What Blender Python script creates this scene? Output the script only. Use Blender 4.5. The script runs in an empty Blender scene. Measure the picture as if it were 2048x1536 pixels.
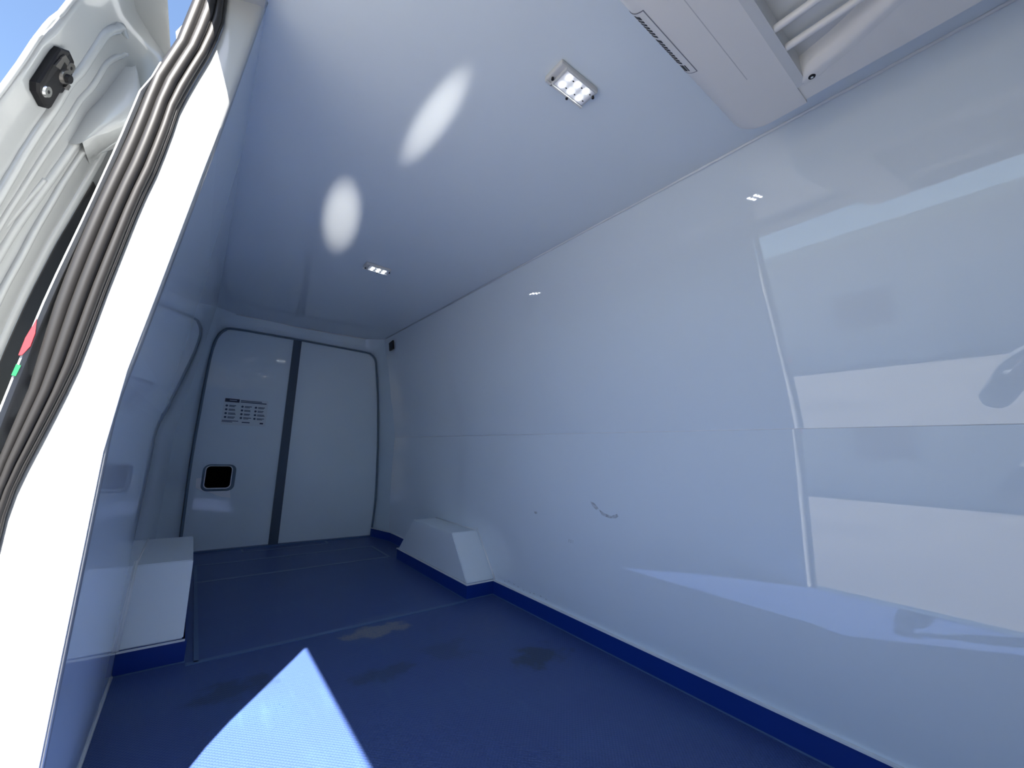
import bpy, bmesh, math, random
from mathutils import Vector, Matrix

random.seed(7)
scene = bpy.context.scene
COL = scene.collection

# ------------------------------------------------------------------ camera
# axes: x = across the load space (towards the far side wall), y = towards the rear doors, z = up, floor at z = 0
cam_data = bpy.data.cameras.new('camera')
cam_data.sensor_fit = 'HORIZONTAL'
cam_data.sensor_width = 36.0
cam_data.lens = 817.52 / 2048 * 36.0
cam_data.clip_start = 0.01
cam_data.clip_end = 500
cam = bpy.data.objects.new('camera', cam_data)
COL.objects.link(cam)
ax = Vector((0.792, 0.127, 0.597)).normalized()      # image components (right, down, forward) of world x
ay = Vector((-0.609, 0.111, 0.785)).normalized()     # ... of world y
az = ax.cross(ay)
right = Vector((ax[0], ay[0], az[0])).normalized()
fwd = Vector((ax[2], ay[2], az[2])).normalized()
up = right.cross(fwd).normalized()
right = fwd.cross(up).normalized()
CAMZ = 0.824
M = Matrix((right, up, -fwd)).transposed().to_4x4()
M.translation = Vector((0, 0, CAMZ))
cam.matrix_world = M
scene.camera = cam

# ------------------------------------------------------------------ sky, sun, exposure
SUN_DIR = Vector((0.501, 0.938, -1.554)).normalized()
world = bpy.data.worlds.new('sky')
scene.world = world
world.use_nodes = True
wn = world.node_tree.nodes
wl = world.node_tree.links
wn.clear()
wo = wn.new('ShaderNodeOutputWorld')
wb = wn.new('ShaderNodeBackground')
sky = wn.new('ShaderNodeTexSky')
sky.sky_type = 'NISHITA'
sky.sun_disc = False
sky.sun_elevation = math.radians(55.6)
sky.sun_rotation = math.atan2(-SUN_DIR.x, -SUN_DIR.y)
sky.air_density = 1.0
sky.dust_density = 0.7
sky.ozone_density = 2.0
wb.inputs['Strength'].default_value = 0.064
wl.new(sky.outputs[0], wb.inputs['Color'])
wl.new(wb.outputs[0], wo.inputs['Surface'])

sd = bpy.data.lights.new('sun', 'SUN')
sd.energy = 6.0
sd.angle = math.radians(0.53)
sd.color = (1.0, 0.955, 0.89)
so = bpy.data.objects.new('sun', sd)
COL.objects.link(so)
so.rotation_euler = SUN_DIR.to_track_quat('-Z', 'Y').to_euler()
so.location = (-3, -6, 9)

scene.view_settings.view_transform = 'Standard'
scene.view_settings.look = 'None'
scene.view_settings.gamma = 1.0
scene.view_settings.use_curve_mapping = False
scene.view_settings.exposure = 2.38
scene.cycles.max_bounces = 7
scene.cycles.diffuse_bounces = 5
scene.cycles.glossy_bounces = 3
scene.cycles.transmission_bounces = 1
scene.cycles.adaptive_threshold = 0.025
scene.cycles.transparent_max_bounces = 2

# ------------------------------------------------------------------ helpers: materials
MATS = {}

def mat(name, color, rough=0.5, metal=0.0, spec=0.5, coat=0.0, emit=None, estr=0.0, bump=None, vary=None):
    if name in MATS:
        return MATS[name]
    m = bpy.data.materials.new(name)
    m.use_nodes = True
    nt = m.node_tree
    b = nt.nodes['Principled BSDF']
    b.inputs['Base Color'].default_value = (*color, 1)
    b.inputs['Roughness'].default_value = rough
    b.inputs['Metallic'].default_value = metal
    b.inputs['Specular IOR Level'].default_value = spec
    b.inputs['Coat Weight'].default_value = coat
    b.inputs['Coat Roughness'].default_value = 0.02
    if emit:
        b.inputs['Emission Color'].default_value = (*emit, 1)
        b.inputs['Emission Strength'].default_value = estr
    tc = nt.nodes.new('ShaderNodeTexCoord')
    if vary:                                      # (scale, amount): faint uneven tone
        n = nt.nodes.new('ShaderNodeTexNoise')
        n.inputs['Scale'].default_value = vary[0]
        n.inputs['Detail'].default_value = 4
        r = nt.nodes.new('ShaderNodeValToRGB')
        a = vary[1]
        r.color_ramp.elements[0].position = 0.35
        r.color_ramp.elements[1].position = 0.65
        r.color_ramp.elements[0].color = (*[c * (1 - a) for c in color], 1)
        r.color_ramp.elements[1].color = (*[min(1, c * (1 + a)) for c in color], 1)
        nt.links.new(tc.outputs['Object'], n.inputs['Vector'])
        nt.links.new(n.outputs['Fac'], r.inputs['Fac'])
        nt.links.new(r.outputs['Color'], b.inputs['Base Color'])
    if bump:                                      # (scale, strength, distance)
        n = nt.nodes.new('ShaderNodeTexNoise')
        n.inputs['Scale'].default_value = bump[0]
        n.inputs['Detail'].default_value = 2
        bp = nt.nodes.new('ShaderNodeBump')
        bp.inputs['Strength'].default_value = bump[1]
        bp.inputs['Distance'].default_value = bump[2]
        nt.links.new(tc.outputs['Object'], n.inputs['Vector'])
        nt.links.new(n.outputs['Fac'], bp.inputs['Height'])
        nt.links.new(bp.outputs['Normal'], b.inputs['Normal'])
    MATS[name] = m
    return m

GEL = mat('white_gelcoat', (0.785, 0.86, 0.915), rough=0.012, spec=0.85)
GELC = mat('white_gelcoat_ceiling', (0.75, 0.82, 0.865), rough=0.06, spec=0.5)
GELD = mat('white_gelcoat_rear', (0.745, 0.85, 0.91), rough=0.06, spec=0.5)
PAINT = mat('white_vehicle_paint', (0.42, 0.435, 0.44), rough=0.18, coat=0.6)
TRIMW = mat('white_pvc_trim', (0.85, 0.87, 0.88), rough=0.25)
WELDP = mat('pale_weld_bead', (0.17, 0.24, 0.36), rough=0.5)
BLACKH = mat('black_opening', (0.002, 0.002, 0.003), rough=0.9, spec=0.0)
BEAD = mat('white_sealant', (0.82, 0.84, 0.85), rough=0.4)
BLUE = mat('blue_skirting_vinyl', (0.004, 0.036, 0.25), rough=0.32)
WELD = mat('blue_weld_bead', (0.085, 0.155, 0.30), rough=0.45)
RUBBER = mat('black_rubber', (0.022, 0.021, 0.021), rough=0.42)
DARK = mat('dark_plastic', (0.005, 0.005, 0.007), rough=0.4, spec=0.3)
STRIPM = mat('grey_rubber_strip', (0.055, 0.085, 0.125), rough=0.45)
SEALG = mat('grey_door_seal', (0.15, 0.21, 0.27), rough=0.5)
STEEL = mat('bright_steel', (0.75, 0.75, 0.74), rough=0.22, metal=1.0)
GREYM = mat('grey_metal', (0.22, 0.21, 0.20), rough=0.3, metal=0.8)
ALU = mat('aluminium_sill', (0.80, 0.79, 0.76), rough=0.13, metal=1.0)
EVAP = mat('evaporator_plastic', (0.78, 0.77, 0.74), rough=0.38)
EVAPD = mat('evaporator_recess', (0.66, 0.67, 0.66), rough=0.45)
LEDH = mat('lamp_housing', (0.62, 0.62, 0.60), rough=0.25)
LEDB = mat('lamp_board', (0.70, 0.70, 0.72), rough=0.35)
LED = mat('led', (1, 1, 1), emit=(0.93, 0.97, 1.0), estr=4.5)
NAVY = mat('navy_print', (0.010, 0.016, 0.050), rough=0.4)
INK = mat('sticker_ink', (0.03, 0.06, 0.12), rough=0.4)
STICK = mat('sticker_film', (0.71, 0.785, 0.83), rough=0.08)
RED = mat('red_vinyl', (0.62, 0.04, 0.05), rough=0.3)
GREEN = mat('green_vinyl', (0.02, 0.22, 0.08), rough=0.3)
LINEG = mat('grey_line', (0.25, 0.26, 0.28), rough=0.5)
SCUFF = mat('grey_scuff', (0.30, 0.34, 0.36), rough=0.6, vary=(60, 0.4))
RESID = mat('pale_sealant_smear', (0.95, 0.96, 0.97), rough=0.45)
CONC = mat('pale_concrete', (0.165, 0.163, 0.155), rough=0.9, vary=(0.6, 0.10))
RENDER = mat('pale_render', (0.52, 0.53, 0.52), rough=0.9, vary=(0.3, 0.08))
RENDERB = mat('brown_sign', (0.22, 0.17, 0.13), rough=0.7)
CLOTH = mat('grey_blue_cloth', (0.26, 0.29, 0.31), rough=0.8, bump=(40, 0.6, 0.01))
TROUS = mat('dark_trousers', (0.03, 0.035, 0.05), rough=0.9)
SKIN = mat('skin', (0.50, 0.31, 0.23), rough=0.55)
HAIR = mat('dark_hair', (0.03, 0.02, 0.015), rough=0.6)


def floor_material():
    m = bpy.data.materials.new('blue_floor')
    m.use_nodes = True
    nt = m.node_tree
    N, L = nt.nodes, nt.links
    b = N['Principled BSDF']
    tc = N.new('ShaderNodeTexCoord')
    sep = N.new('ShaderNodeSeparateXYZ')
    L.new(tc.outputs['Object'], sep.inputs[0])

    def mth(op, a, bb=None, clamp=False):
        n = N.new('ShaderNodeMath')
        n.operation = op
        n.use_clamp = clamp
        for i, v in enumerate((a, bb)):
            if v is None:
                continue
            if isinstance(v, (int, float)):
                n.inputs[i].default_value = v
            else:
                L.new(v, n.inputs[i])
        return n.outputs[0]

    cache = {}

    def noise(scale, detail=4, sx=1, sy=1):
        key = (scale, detail, sx, sy)
        if key in cache:
            return cache[key]
        mp = N.new('ShaderNodeMapping')
        mp.inputs['Scale'].default_value = (sx, sy, 1)
        L.new(tc.outputs['Object'], mp.inputs['Vector'])
        n = N.new('ShaderNodeTexNoise')
        n.inputs['Scale'].default_value = scale
        n.inputs['Detail'].default_value = detail
        L.new(mp.outputs[0], n.inputs['Vector'])
        cache[key] = n.outputs['Fac']
        return n.outputs['Fac']

    def blob(cx, cy, rx, ry, soft=0.5, nz=1.3, nscale=14):
        dx = mth('DIVIDE', mth('SUBTRACT', sep.outputs['X'], cx), rx)
        dy = mth('DIVIDE', mth('SUBTRACT', sep.outputs['Y'], cy), ry)
        d = mth('SQRT', mth('ADD', mth('MULTIPLY', dx, dx), mth('MULTIPLY', dy, dy)))
        d = mth('ADD', d, mth('MULTIPLY', mth('SUBTRACT', noise(14, 3), 0.5), nz * 2))
        return mth('MULTIPLY', mth('SUBTRACT', 1.0, d), 1.0 / soft, clamp=True)

    base = N.new('ShaderNodeRGB')
    base.outputs[0].default_value = (0.050, 0.090, 0.255, 1)
    col = base.outputs[0]

    def mix(fac, c, c2):
        n = N.new('ShaderNodeMix')
        n.data_type = 'RGBA'
        L.new(fac, n.inputs['Factor'])
        L.new(c, n.inputs['A'])
        n.inputs['B'].default_value = (*c2, 1)
        return n.outputs['Result']
    # general unevenness and foot wear
    g = mth('MULTIPLY', mth('SUBTRACT', noise(3.5, 3), 0.48), 3.0, clamp=True)
    col = mix(mth('MULTIPLY', g, 0.55), col, (0.056, 0.112, 0.280))
    for (cx, cy, rx, ry, k) in ((1.24, 1.38, 0.13, 0.10, 0.8), (0.66, 1.60, 0.14, 0.06, 0.55), (0.22, 1.78, 0.13, 0.08, 0.6), (0.95, 1.62, 0.10, 0.10, 0.35)):
        col = mix(mth('MULTIPLY', blob(cx, cy, rx, ry), k), col, (0.028, 0.050, 0.09))
    # worn-through patch with speckles
    w = blob(0.775, 1.97, 0.175, 0.062, 0.30, 0.8, 16)
    sp = mth('MULTIPLY', mth('SUBTRACT', noise(150, 2), 0.35), 4.0, clamp=True)
    col = mix(mth('MULTIPLY', w, mth('ADD', 0.35, mth('MULTIPLY', sp, 0.5))), col, (0.26, 0.27, 0.25))
    halo = blob(0.85, 2.10, 0.16, 0.05, 0.5, 0.4, 6)
    col = mix(mth('MULTIPLY', halo, 0.25), col, (0.12, 0.17, 0.26))
    # dark specks in the grain and faint drag marks
    spk = mth('MULTIPLY', mth('SUBTRACT', noise(150, 2), 0.60), 9.0, clamp=True)
    near = mth('MULTIPLY', mth('SUBTRACT', 2.05, sep.outputs['Y']), 4.0, clamp=True)
    patchy = mth('MULTIPLY', mth('SUBTRACT', noise(3.5, 3), 0.35), 3.0, clamp=True)
    col = mix(mth('MULTIPLY', mth('MULTIPLY', spk, patchy), mth('MULTIPLY', near, 0.6)), col, (0.012, 0.035, 0.075))
    drag = mth('MULTIPLY', mth('SUBTRACT', noise(26, 2, 1.0, 0.16), 0.56), 6.0, clamp=True)
    col = mix(mth('MULTIPLY', mth('MULTIPLY', drag, patchy), 0.30), col, (0.075, 0.14, 0.30))
    L.new(col, b.inputs['Base Color'])
    # raised pips in rows on the front sheet, smoother sheet between the wheel boxes
    k = 2 * math.pi / 0.0125
    px_ = mth('SINE', mth('MULTIPLY', sep.outputs['X'], k))
    py_ = mth('SINE', mth('MULTIPLY', sep.outputs['Y'], k))
    pip = mth('MULTIPLY', mth('ADD', mth('MULTIPLY', px_, py_), 0.15), 1.4, clamp=True)
    front = mth('LESS_THAN', sep.outputs['Y'], 2.06)
    h = mth('MULTIPLY', pip, front)
    h = mth('ADD', h, mth('MULTIPLY', noise(150, 2), 0.5))
    bp = N.new('ShaderNodeBump')
    bp.inputs['Strength'].default_value = 0.55
    bp.inputs['Distance'].default_value = 0.0016
    L.new(h, bp.inputs['Height'])
    L.new(bp.outputs['Normal'], b.inputs['Normal'])
    b.inputs['Roughness'].default_value = 0.42
    b.inputs['Specular IOR Level'].default_value = 0.45
    return m

FLOOR = floor_material()

# ------------------------------------------------------------------ helpers: meshes
def obj(name, verts, faces, material, parent=None, smooth=False):
    me = bpy.data.meshes.new(name)
    me.from_pydata([tuple(v) for v in verts], [], faces)
    me.validate()
    bm = bmesh.new()
    bm.from_mesh(me)
    bmesh.ops.recalc_face_normals(bm, faces=bm.faces)
    bm.to_mesh(me)
    bm.free()
    if material:
        me.materials.append(material)
    if smooth:
        for p in me.polygons:
            p.use_smooth = True
    o = bpy.data.objects.new(name, me)
    COL.objects.link(o)
    if parent:
        o.parent = parent
    return o

def from_bm(name, bm, material, parent=None, smooth=False):
    me = bpy.data.meshes.new(name)
    bmesh.ops.recalc_face_normals(bm, faces=bm.faces)
    bm.to_mesh(me)
    bm.free()
    me.materials.append(material)
    if smooth:
        for p in me.polygons:
            p.use_smooth = True
    o = bpy.data.objects.new(name, me)
    COL.objects.link(o)
    if parent:
        o.parent = parent
    return o

def bm_box(bm, lo, hi, bevel=0.0, segs=2):
    r = bmesh.ops.create_cube(bm, size=1.0)
    vs = r['verts']
    for v in vs:
        v.co = Vector([(lo[i] + hi[i]) / 2 + v.co[i] * (hi[i] - lo[i]) for i in range(3)])
    if bevel > 0:
        es = list({e for v in vs for e in v.link_edges})
        bmesh.ops.bevel(bm, geom=es, offset=bevel, segments=segs, affect='EDGES', profile=0.5)

def box(name, lo, hi, material, parent=None, bevel=0.0, segs=2):
    bm = bmesh.new()
    bm_box(bm, lo, hi, bevel, segs)
    return from_bm(name, bm, material, parent, smooth=False)

def prism(name, poly, axis, a, b, material, parent=None, smooth=False):
    """extrude a 2-D polygon along axis ('x','y','z') from a to b; poly is in the two other axes in x,y,z order"""
    def P(p, t):
        if axis == 'x':
            return (t, p[0], p[1])
        if axis == 'y':
            return (p[0], t, p[1])
        return (p[0], p[1], t)
    n = len(poly)
    vs = [P(p, a) for p in poly] + [P(p, b) for p in poly]
    fs = [tuple(range(n)), tuple(range(2 * n - 1, n - 1, -1))]
    fs += [(i, (i + 1) % n, n + (i + 1) % n, n + i) for i in range(n)]
    return obj(name, vs, fs, material, parent, smooth)

def tube_bm(bm, pts, rad, sides=10, flat=1.0):
    pts = [Vector(p) for p in pts]
    rings = []
    nrm = None
    for i, p in enumerate(pts):
        t = (pts[min(i + 1, len(pts) - 1)] - pts[max(i - 1, 0)]).normalized()
        if nrm is None:
            nrm = t.orthogonal().normalized()
        nrm = (nrm - t * nrm.dot(t)).normalized()
        bi = t.cross(nrm)
        r = rad[i] if isinstance(rad, (list, tuple)) else rad
        ring = []
        for k in range(sides):
            a = 2 * math.pi * k / sides
            ring.append(bm.verts.new(p + nrm * (math.cos(a) * r) + bi * (math.sin(a) * r * flat)))
        rings.append(ring)
    for i in range(len(rings) - 1):
        for k in range(sides):
            bm.faces.new((rings[i][k], rings[i][(k + 1) % sides], rings[i + 1][(k + 1) % sides], rings[i + 1][k]))
    bm.faces.new(rings[0][::-1])
    bm.faces.new(rings[-1])

def tube(name, pts, rad, material, parent=None, sides=10, flat=1.0):
    bm = bmesh.new()
    tube_bm(bm, pts, rad, sides, flat)
    return from_bm(name, bm, material, parent, smooth=True)

def spline(pts, n=6):
    """Catmull-Rom through pts"""
    P = [Vector(p) for p in pts]
    out = []
    for i in range(len(P) - 1):
        p0, p1, p2, p3 = P[max(i - 1, 0)], P[i], P[i + 1], P[min(i + 2, len(P) - 1)]
        for k in range(n):
            t = k / n
            out.append(0.5 * ((2 * p1) + (p2 - p0) * t + (2 * p0 - 5 * p1 + 4 * p2 - p3) * t * t + (3 * p1 - p0 - 3 * p2 + p3) * t ** 3))
    out.append(P[-1])
    return out

def loft(name, rows, material, parent=None, smooth=True, close=False):
    """rows: lists of points of the same length"""
    n = len(rows[0])
    vs = [p for r in rows for p in r]
    fs = []
    for i in range(len(rows) - 1):
        for k in range(n - 1 + (1 if close else 0)):
            k2 = (k + 1) % n
            fs.append((i * n + k, i * n + k2, (i + 1) * n + k2, (i + 1) * n + k))
    return obj(name, vs, fs, material, parent, smooth)

def empty(name, loc=(0, 0, 0)):
    o = bpy.data.objects.new(name, None)
    o.empty_display_size = 0.1
    COL.objects.link(o)
    o.location = loc
    return o

def tag(o, label, cat, group=None, kind=None):
    o['label'] = label
    o['category'] = cat
    if group:
        o['group'] = group
    if kind:
        o['kind'] = kind
    return o

def struct(o, label, cat):
    return tag(o, label, cat, kind='structure')

def under(child, parent):
    child.parent = parent
    child.matrix_parent_inverse = parent.matrix_basis.inverted()
    return child

def interp(tbl, z):
    """tbl: [(x, z)] any order -> x at z, clamped"""
    t = sorted(tbl, key=lambda p: p[1])
    if z <= t[0][1]:
        return t[0][0]
    if z >= t[-1][1]:
        return t[-1][0]
    for (x0, z0), (x1, z1) in zip(t, t[1:]):
        if z0 <= z <= z1:
            return x0 + (x1 - x0) * (z - z0) / (z1 - z0 + 1e-9)

def rrect(x0, z0, x1, z1, r, n=5):
    out = []
    for cx, cz, a0 in ((x1 - r, z1 - r, 0), (x0 + r, z1 - r, 90), (x0 + r, z0 + r, 180), (x1 - r, z0 + r, 270)):
        for k in range(n + 1):
            a = math.radians(a0 + 90 * k / n)
            out.append((cx + r * math.cos(a), cz + r * math.sin(a)))
    return out

# ------------------------------------------------------------------ the load space shell
YR = 4.03            # rear door plane
YF = -1.60           # front bulkhead
YP = 1.02            # rear pillar of the side door opening
YO = -0.34           # front pillar of the side door opening
ZC = 1.874           # ceiling
SEAM = 0.928
LEFT = [(-0.127, 0.0), (-0.122, 0.84), (-0.1205, 0.87), (-0.118, 0.90), (-0.1145, 0.93), (-0.110, 0.96), (-0.1055, 0.99), (-0.0435, 1.47), (0.004, ZC)]

floor = prism('floor', [(-0.128, YF), (1.51, YF), (1.51, YR + 0.06), (-0.128, YR + 0.06)], 'z', -0.06, 0.0, FLOOR)
struct(floor, 'blue vinyl load floor with worn patches and raised pips', 'floor')

# ceiling: one sheet, rear edge drawn back to the door header
ceil_poly = [(-0.10, YF), (1.45, YF), (1.45, YR + 0.08), (-0.10, YR + 0.08)]
ceiling = prism('ceiling', ceil_poly, 'z', ZC, ZC + 0.07, GELC)
struct(ceiling, 'glossy white moulded ceiling of the van load space', 'ceiling')
# sealant bead in the corner of ceiling and side wall
tube('sealant_bead', [(1.3405, YF, ZC - 0.003), (1.3405, 1.0, ZC - 0.003), (1.3405, 3.80, ZC - 0.003)], 0.005, TRIMW, ceiling, 6)

# right side wall: two glossy panels meeting at a lap seam
LOWX = lambda z: 1.508 - 0.016 * z / SEAM
wall_right = prism('wall_right', [(LOWX(0), 0.0), (LOWX(SEAM), SEAM), (1.62, SEAM), (1.62, 0.0)], 'y', YF, YR + 0.06, GEL)
struct(wall_right, 'glossy white side wall mirroring the open side door', 'wall')
up_panel = prism('upper_panel', [(1.4915, SEAM - 0.001), (1.343, ZC + 0.01), (1.62, ZC + 0.01), (1.62, SEAM - 0.002)], 'y', YF, YR + 0.06, GEL, wall_right)
up_panel['label'] = 'upper wall panel leaning inwards above the seam'
tube('seam_bead', [(1.4922, YF, SEAM), (1.4922, 3.76, SEAM)], 0.0016, BEAD, wall_right, 6)

# left side wall behind the door opening, glossy and leaning inwards
def left_wall(name, y0, y1):
    poly = list(LEFT) + [(x - 0.03, z) for x, z in reversed(LEFT)]
    return prism(name, poly, 'y', y0, y1, GEL, smooth=False)
wall_left = left_wall('wall_left', YP + 0.012, YR + 0.06)
struct(wall_left, 'glossy white side wall behind the sunlit door pillar', 'wall')
wl2 = left_wall('forward_panel', YF, YO)
under(wl2, wall_left)
wl2['label'] = 'short wall panel ahead of the side door opening'

wall_front = box('wall_front', (-0.24, YF - 0.08, -0.06), (1.62, YF, ZC + 0.07), GEL)
struct(wall_front, 'white front bulkhead of the load space', 'wall')

# roof skin above the ceiling, and the header beam over the door opening
roof = prism('roof', [(-0.13, ZC + 0.072), (-0.08, ZC + 0.12), (0.3, ZC + 0.16), (1.05, ZC + 0.16), (1.5, ZC + 0.10), (1.62, ZC + 0.072)], 'y', YF - 0.1, YR + 0.12, PAINT)
struct(roof, 'white van roof above the load space', 'roof')
hdr = prism('trim_1', [(0.004, ZC), (0.0, 1.845), (-0.095, 1.815), (-0.115, 1.815), (-0.122, 1.84), (-0.122, ZC + 0.07), (0.004, ZC + 0.07)], 'y', YO, YP + 0.05, PAINT)
struct(hdr, 'white header beam over the side door opening', 'trim')

# sill of the door opening: bright aluminium tread plate, painted step below
sill = prism('trim_2', [(-0.130, -0.055), (-0.130, 0.004), (-0.214, 0.004), (-0.222, -0.002), (-0.224, -0.055)], 'y', YO, YP, ALU)
struct(sill, 'bright aluminium tread plate along the door sill', 'trim')
step = prism('step', [(-0.130, -0.057), (-0.226, -0.057), (-0.240, -0.20), (-0.250, -0.42), (-0.130, -0.42)], 'y', YO, YP, PAINT, sill)
step['label'] = 'white painted step edge below the tread plate'

# ------------------------------------------------------------------ skirting, white capping
def skirt(name, path, h, material, parent=None, t=0.006, inward=1, z0=0.0):
    """vertical strip standing along a plan path, t thick"""
    P = [Vector((p[0], p[1], 0)) for p in path]
    offs = []
    for i, p in enumerate(P):
        a = (P[i] - P[i - 1]).normalized() if i > 0 else None
        b = (P[i + 1] - P[i]).normalized() if i < len(P) - 1 else None
        d = [q for q in (a, b) if q is not None]
        ns = [Vector((-q.y, q.x, 0)) * inward for q in d]
        n = ns[0] if len(ns) == 1 else (ns[0] + ns[1]) / max(0.3, 1 + ns[0].dot(ns[1]))
        offs.append(n)
    vs, fs = [], []
    for p, n in zip(P, offs):
        q = p + n * t
        vs += [(p.x, p.y, z0), (p.x, p.y, z0 + h), (q.x, q.y, z0 + h), (q.x, q.y, z0)]
    for i in range(len(P) - 1):
        for k in range(4):
            fs.append((i * 4 + k, i * 4 + (k + 1) % 4, (i + 1) * 4 + (k + 1) % 4, (i + 1) * 4 + k))
    fs += [(0, 1, 2, 3), tuple(range(len(vs) - 4, len(vs)))]
    return obj(name, vs, fs, material, parent)

BX0, BX1 = 2.10, 3.092      # wheel box foot, front and rear
right_path = [(1.506, YF), (1.506, BX0 - 0.004), (1.326, BX0 - 0.004), (1.326, BX1 + 0.004), (1.506, BX1 + 0.004), (1.506, 3.70), (1.462, 3.86), (1.425, 3.99)]
bbr = skirt('baseboard_right', right_path, 0.076, BLUE, None, 0.007)
struct(bbr, 'dark blue coved skirting along the far side wall', 'skirting')
cap = skirt('capping_strip', right_path, 0.006, TRIMW, bbr, 0.012, z0=0.076)
cap['label'] = 'thin white capping strip'
ft = skirt('foot_weld', right_path, 0.004, WELD, bbr, 0.010)
left_path = [(-0.126, YP + 0.02), (-0.126, BX0 - 0.004), (0.066, BX0 - 0.004), (0.066, BX1 + 0.004), (-0.126, BX1 + 0.004), (-0.126, 3.70), (-0.06, 3.86), (0.0, 3.99)]
bbl = skirt('baseboard_left', left_path[1:], 0.076, BLUE, None, 0.007, inward=-1)
struct(bbl, 'dark blue skirting around the near wheel box', 'skirting')
skirt('capping_strip', left_path[1:3], 0.005, TRIMW, bbl, 0.010, inward=-1, z0=0.076)['label'] = 'thin white capping strip'
skirt('foot_weld', left_path[1:4], 0.004, WELD, bbl, 0.010, inward=-1)
tube('corner_bead', [(-0.126, YP + 0.02, 0.002), (-0.126, BX0, 0.002)], 0.004, BEAD, bbl, 6)

# ------------------------------------------------------------------ wheel boxes
def wheel_box(name, xa, xb, label, bead_x, bead_s):
    """xa = wall side, xb = aisle side"""
    z0, z1 = 0.081, 0.324
    f0, f1, r1, r0 = BX0, 2.30, 2.862, BX1
    root = empty(name, ((xa + xb) / 2, (f0 + r0) / 2, 0.0))
    tag(root, label, 'wheel box', 'wheel boxes on the load floor')
    bm = bmesh.new()
    P = [(f0, z0), (f1, z1), (r1, z1), (r0, z0)]
    a = [bm.verts.new((xa, y, z)) for y, z in P]
    b = [bm.verts.new((xb + (0.012 if xb > xa else -0.012) * 0 , y, z)) for y, z in P]
    bm.faces.new(a)
    bm.faces.new(b[::-1])
    for i in range(4):
        bm.faces.new((a[i], a[(i + 1) % 4], b[(i + 1) % 4], b[i]))
    # plinth behind the skirting
    lo = (min(xa, xb), f0, 0.001)
    hi = (max(xa, xb), r0, z0)
    bmesh.ops.bevel(bm, geom=[e for e in bm.edges], offset=0.004, segments=2, affect='EDGES')
    bo = from_bm('casing', bm, PAINTW)
    under(bo, root)
    pl = box('plinth', lo, hi, BLUE)
    under(pl, root)
    # folded edge line along the aisle-side top and the sealant at the wall
    d = 1 if xb > xa else -1
    bd = tube('sealant_bead', [(bead_x, f0 - 0.02, z0 + 0.006), (bead_x, f1 - 0.005, z1 + 0.018)], 0.006, BEAD, None, 6)
    under(bd, root)
    bd2 = tube('sealant_bead', [(bead_x, f1 + 0.01, z1 + 0.002), (bead_x, r1, z1 + 0.002)], 0.0035, BEAD, None, 6)
    under(bd2, root)
    return root
PAINTW = mat('wheel_box_gelcoat', (0.80, 0.87, 0.91), rough=0.22)
wheel_box('wheel_box', 1.51, 1.325, 'white trapezoid wheel box against the far side wall', 1.503, 1)
wheel_box('wheel_box', -0.135, 0.060, 'white wheel box beside the sunlit door pillar', -0.124, -1)

# ------------------------------------------------------------------ weld lines on the floor
def strip(name, a, b, w, material, parent, h=0.0015):
    a, b = Vector((*a, 0)), Vector((*b, 0))
    d = (b - a).normalized()
    n = Vector((-d.y, d.x, 0)) * w / 2
    vs = [a - n, b - n, b + n, a + n]
    vs = [(v.x, v.y, 0.0) for v in vs] + [(v.x, v.y, h) for v in vs]
    return obj(name, vs, [(0, 1, 2, 3), (4, 5, 6, 7), (0, 1, 5, 4), (1, 2, 6, 5), (2, 3, 7, 6), (3, 0, 4, 7)], material, parent)
for a, b, w in (((0.078, 2.06), (1.31, 2.075), 0.024), ((0.110, 2.06), (0.110, 3.60), 0.016), ((0.11, 3.17), (1.29, 3.20), 0.016),
                ((0.11, 3.585), (1.30, 3.60), 0.014), ((1.30, 3.20), (1.30, 3.60), 0.016), ((0.40, 3.86), (1.02, 3.88), 0.012),
                ((0.40, 3.86), (0.40, 3.97), 0.012), ((1.02, 3.88), (1.02, 3.97), 0.012)):
    strip('weld_line', a, b, w, WELDP if min(a[1], b[1]) > 3.1 else WELD, floor, 0.003)

# ------------------------------------------------------------------ rear doors with their moulded surround
def rz(tbl):
    return tbl
seal_out = [(0.012, 0.01), (0.004, 0.35), (-0.002, 0.65), (0.002, 1.05), (0.012, 1.46), (0.028, 1.62), (0.05, 1.69), (0.085, 1.735), (0.14, 1.755),
            (0.60, 1.757), (1.20, 1.748), (1.275, 1.737), (1.322, 1.69), (1.345, 1.58), (1.385, 1.29), (1.425, 0.82), (1.445, 0.34), (1.432, 0.01)]
cx, cz = 0.70, 0.9
def grow(poly, d):
    return [(x + d * (1 if x > cx else -1) * (1 if abs(x - cx) > 0.5 else 0), z + (d if z > 1.66 else 0)) for x, z in poly]
surround = empty('trim_3', (0.7, YR, 0))
struct(surround, 'white moulded surround framing the rear doors', 'trim')
outer = [(-0.140, 3.735, 0.0), (-0.140, 3.735, 0.35), (-0.140, 3.735, 0.65), (-0.116, 3.735, 1.05), (-0.054, 3.755, 1.46), (-0.030, 3.775, 1.66), (-0.016, 3.80, 1.80), (0.00, 3.845, ZC + 0.012), (0.14, 3.97, ZC + 0.006),
         (0.60, 4.01, ZC + 0.006), (1.20, 3.97, ZC + 0.006), (1.345, 3.845, ZC + 0.012), (1.362, 3.78, 1.85), (1.398, 3.735, 1.60), (1.446, 3.725, 1.29), (1.505, 3.715, 0.90), (1.515, 3.715, 0.34), (1.518, 3.715, 0.0)]
mid = []
for o_, s_ in zip(outer, grow(seal_out, 0.012)):
    mid.append((o_[0] * 0.35 + s_[0] * 0.65, o_[1] * 0.3 + (YR - 0.03) * 0.7, o_[2] * 0.45 + s_[1] * 0.55))
inner = [(x, YR - 0.028, z) for x, z in grow(seal_out, 0.012)]
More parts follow.
